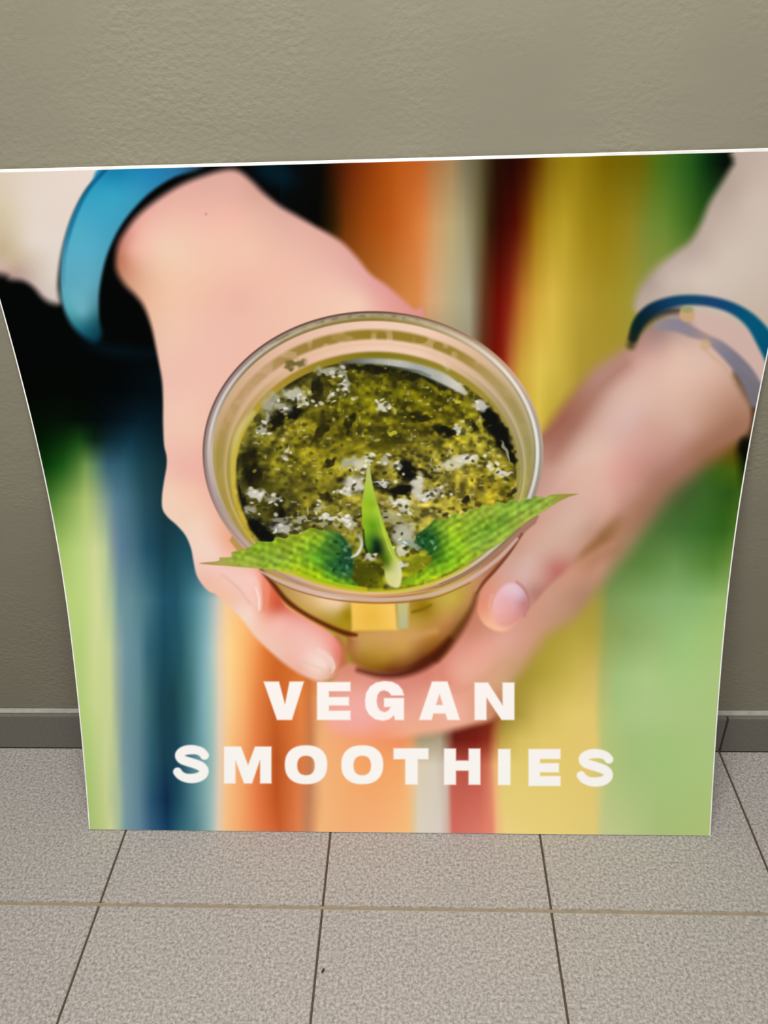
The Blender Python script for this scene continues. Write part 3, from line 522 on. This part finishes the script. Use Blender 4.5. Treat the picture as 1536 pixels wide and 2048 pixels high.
def paint_words(cv):
    col = (250, 241, 233)
    def poly(pts, holes=()):
        idx, al = cv.cover(pts, 2.2, sm=False)
        full = np.zeros(cv.X.size, F); full[idx] = al
        for h in holes:
            i2, a2 = cv.cover(h, 2.2, sm=False); full[i2] = np.minimum(full[i2], 1-a2)
        k = np.nonzero(full)[0]; cv.put(k, full[k], np.array(col, F)/255)
    def ring(cx, cy, rx, ry, n=36, p=2.35, a0=0, a1=360):
        A = np.radians(np.linspace(a0, a1, n, endpoint=(a1-a0) < 360))
        return [(cx+rx*np.sign(np.cos(a))*abs(np.cos(a))**(2/p), cy+ry*np.sign(np.sin(a))*abs(np.sin(a))**(2/p)) for a in A]
    def E(x0, x1, y0, y1, s, b):
        h = y1-y0; m = (y0+y1)/2+.5; w = b*.46
        poly([(x0,y0),(x1,y0),(x1,y0+b),(x0+s,y0+b),(x0+s,m-w),(x1-3,m-w),(x1-3,m+w),(x0+s,m+w),(x0+s,y1-b),(x1,y1-b),(x1,y1),(x0,y1)])
    # VEGAN
    poly([(527,1363),(558,1363),(570,1408),(579,1363),(608,1363),(584,1440),(554,1440)])
    E(634, 701, 1364, 1440, 24, 18.5)
    poly([(808,1391),(783,1391),(777,1384),(768,1380.5),(760,1383),(755,1390),(753,1402),(755,1413),(760,1421),(769,1424.5),(777,1421),(781,1414),(768,1414),(768,1396),(808,1396),(808,1440),(790,1440),(788,1431),(778,1439),(765,1441.5),(750,1438.5),(738,1429),(731,1416),(730,1402),(732,1386),(740,1373),(752,1365),(768,1362),(784,1363.5),(797,1370),(805,1380)])
    poly([(864,1363),(895,1363),(920,1440),(895,1440),(891,1427),(867,1427),(863,1440),(838,1440)], [[(879,1388),(886,1410),(872,1410)]])
    poly([(949,1365),(976,1365),(1005,1410),(1005,1365),(1029,1365),(1029,1440),(1003,1440),(973,1395),(973,1440),(949,1440)])
    # SMOOTHIES
    def S(x0, x1, y0, y1, b=17):
        w = x1-x0; h = y1-y0
        c = [(.885,.275),(.80,.19),(.66,.14),(.5,.128),(.33,.145),(.20,.21),(.165,.29),(.23,.375),(.40,.435),(.60,.49),(.78,.56),(.865,.66),(.83,.77),(.69,.845),(.5,.87),(.32,.85),(.18,.785),(.10,.70)]
        hw = h*.122
        cv.stroke([(x0+a*w, y0+b_*h, hw*(1.0 if 2 < i < 15 else .93)) for i, (a, b_) in enumerate(c)], col, 2.2)
    S(348, 417, 1489.5, 1567)
    poly([(448,1493),(482,1493),(496,1530),(510,1493),(543,1493),(543,1567),(520,1567),(520,1521),(504,1567),(488,1567),(471,1521),(471,1567),(448,1567)])
    poly(ring(612, 1529.5, 42.5, 39), [ring(612, 1531, 17.5, 19.5)])
    poly(ring(724.5, 1529.5, 42, 39), [ring(724.5, 1531, 17.5, 19.5)])
    poly([(787,1496.5),(857,1496.5),(857,1518.5),(835.5,1518.5),(835.5,1569),(810.5,1569),(810.5,1518.5),(787,1518.5)])
    poly([(888,1497),(912,1497),(912,1521),(937,1521),(937,1497),(961,1497),(961,1569.5),(937,1569.5),(937,1541.5),(912,1541.5),(912,1569.5),(888,1569.5)])
    poly([(996,1498),(1021,1498),(1021,1570),(996,1570)])
    E(1057, 1121, 1498, 1572, 23, 20)
    S(1155, 1226, 1497.5, 1574)

# ------------------------------------------------------- the poster board ---
BX, FOOT, BL, TH = -0.00223, 0.172393, 1.004712, [0.408792, 0.310296, 0.08171, -0.079727]          # centre, foot distance, height along the sheet, lean at four knots
THICK = .004
def board_profile(s):
    """front face of the flexing board: s = 0 at the foot, 1 at the top -> (y, z)"""
    n = 400; sm = (np.arange(n)+.5)/n; th = np.interp(sm, [0, .33, .66, 1], TH)
    th = np.convolve(np.pad(th, 30, 'edge'), np.ones(61)/61, 'valid')
    yy = -FOOT+np.r_[0, np.cumsum(np.sin(th))]*BL/n; zz = .0015+np.r_[0, np.cumsum(np.cos(th))]*BL/n
    q = np.linspace(0, 1, n+1)
    yy = np.minimum(yy, WY-THICK-.0006)
    return np.interp(s, q, yy), np.interp(s, q, zz)
def board_normal(s):
    y0, z0 = board_profile(np.clip(s-.004, 0, 1)); y1, z1 = board_profile(np.clip(s+.004, 0, 1))
    ty, tz = y1-y0, z1-z0; L = np.hypot(ty, tz); return -tz/L, ty/L       # towards the viewer

board = bpy.data.objects.new('poster_board', None); sc.collection.objects.link(board)
board.location = (BX, -FOOT, 0); board.empty_display_size = .2
board['label'] = 'large square photo print board leaning on the grey wall, hands holding a green smoothie'
board['category'] = 'poster'

# white plastic panel: a bent slab with its four edges
bm = bmesh.new(); n = 80; rings = []
for i in range(n+1):
    s = i/n; y, z = board_profile(s); ny, nz = board_normal(s); row = []
    for xx, d in ((-.5, 0), (.5, 0), (.5, -THICK), (-.5, -THICK)):
        row.append(bm.verts.new((xx, y+ny*d+FOOT, z+nz*d)))
    rings.append(row)
for i in range(n):
    for k in range(4):
        bm.faces.new((rings[i][k], rings[i][(k+1) % 4], rings[i+1][(k+1) % 4], rings[i+1][k]))
bm.faces.new(rings[0][::-1]); bm.faces.new(rings[-1])
bmesh.ops.recalc_face_normals(bm, faces=bm.faces)
panel = link('backing_panel', bm, [WHITE], board); panel['label'] = 'white plastic panel with bare white edges'

# printed sheet on the front: a fine grid that carries the colours of the print
NU, NV = 1150, 1180
MS, MT, MB = .0019, .0027, .0004                     # bare white margins: sides, top, bottom
u = np.linspace(-.5+MS, .5-MS, NU); v = np.linspace(MB/BL, 1-MT/BL, NV)
y, z = board_profile(v); ny, nz = board_normal(v)
y = y+ny*.0003; z = z+nz*.0003
U, Vv = np.meshgrid(u, v)
co = np.stack([U, np.repeat((y+FOOT)[:, None], NU, 1), np.repeat(z[:, None], NU, 1)], -1).reshape(-1, 3)
# fixed copy of the camera's projection: from a point of the board (its own axes) to the
# image pixels the artwork above is drawn in
BOARD_TO_PX = np.array([(1569.0154847, 708.4820644, -450.5425963, 1019.1760520),
                (-58.6946890, 29.8834856, -1902.9343048, 2153.3799801),
                (-0.0450335, 0.8509180, -0.5233646, 1.2921778)])
ha = np.c_[co, np.ones(len(co))] @ BOARD_TO_PX.T
TXc, TYc = ha[:, 0]/ha[:, 2], ha[:, 1]/ha[:, 2]
rgb = paint_picture(TXc, TYc).astype(float)
lin = np.where(rgb > .04045, ((rgb+.055)/1.055)**2.4, rgb/12.92)
LIGHT = [(0, .94), (.05, .96), (.12, .98), (.3, 1.03), (.5, 1.07), (.75, 1.12), (1, 1.19)]                                      # rendered lamp light up the board; divided out, so ink darkens towards the top
sv = np.repeat(v[:, None], NU, 1).ravel()
ink = np.clip(lin/np.interp(sv, [q[0] for q in LIGHT], [q[1] for q in LIGHT])[:, None]/np.array([1.01, 1., .95]), 0, .92)

me = bpy.data.meshes.new('printed_sheet')
me.vertices.add(len(co)); me.vertices.foreach_set('co', co.ravel().astype(np.float32))
I = np.arange(NU*NV).reshape(NV, NU)
quads = np.stack([I[:-1, :-1], I[:-1, 1:], I[1:, 1:], I[1:, :-1]], -1).reshape(-1, 4)
me.loops.add(quads.size); me.loops.foreach_set('vertex_index', quads.ravel().astype(np.int32))
me.polygons.add(len(quads)); me.polygons.foreach_set('loop_start', (np.arange(len(quads))*4).astype(np.int32))
me.update(calc_edges=True)
ca = me.color_attributes.new('print_colour', 'FLOAT_COLOR', 'POINT')
ca.data.foreach_set('color', np.c_[ink, np.ones(len(ink))].astype(np.float32).ravel())
me.polygons.foreach_set('use_smooth', np.ones(len(quads), bool))
m = Mat('printed_ink', .7, .03)
at = m.n('ShaderNodeAttribute', attribute_name='print_colour'); m.base(at.outputs['Color'])
me.materials.append(m.m); me.validate()
sheet = bpy.data.objects.new('printed_sheet', me); sc.collection.objects.link(sheet); sheet.parent = board
sheet['label'] = 'colour print of two hands with a smoothie cup above the words VEGAN SMOOTHIES'
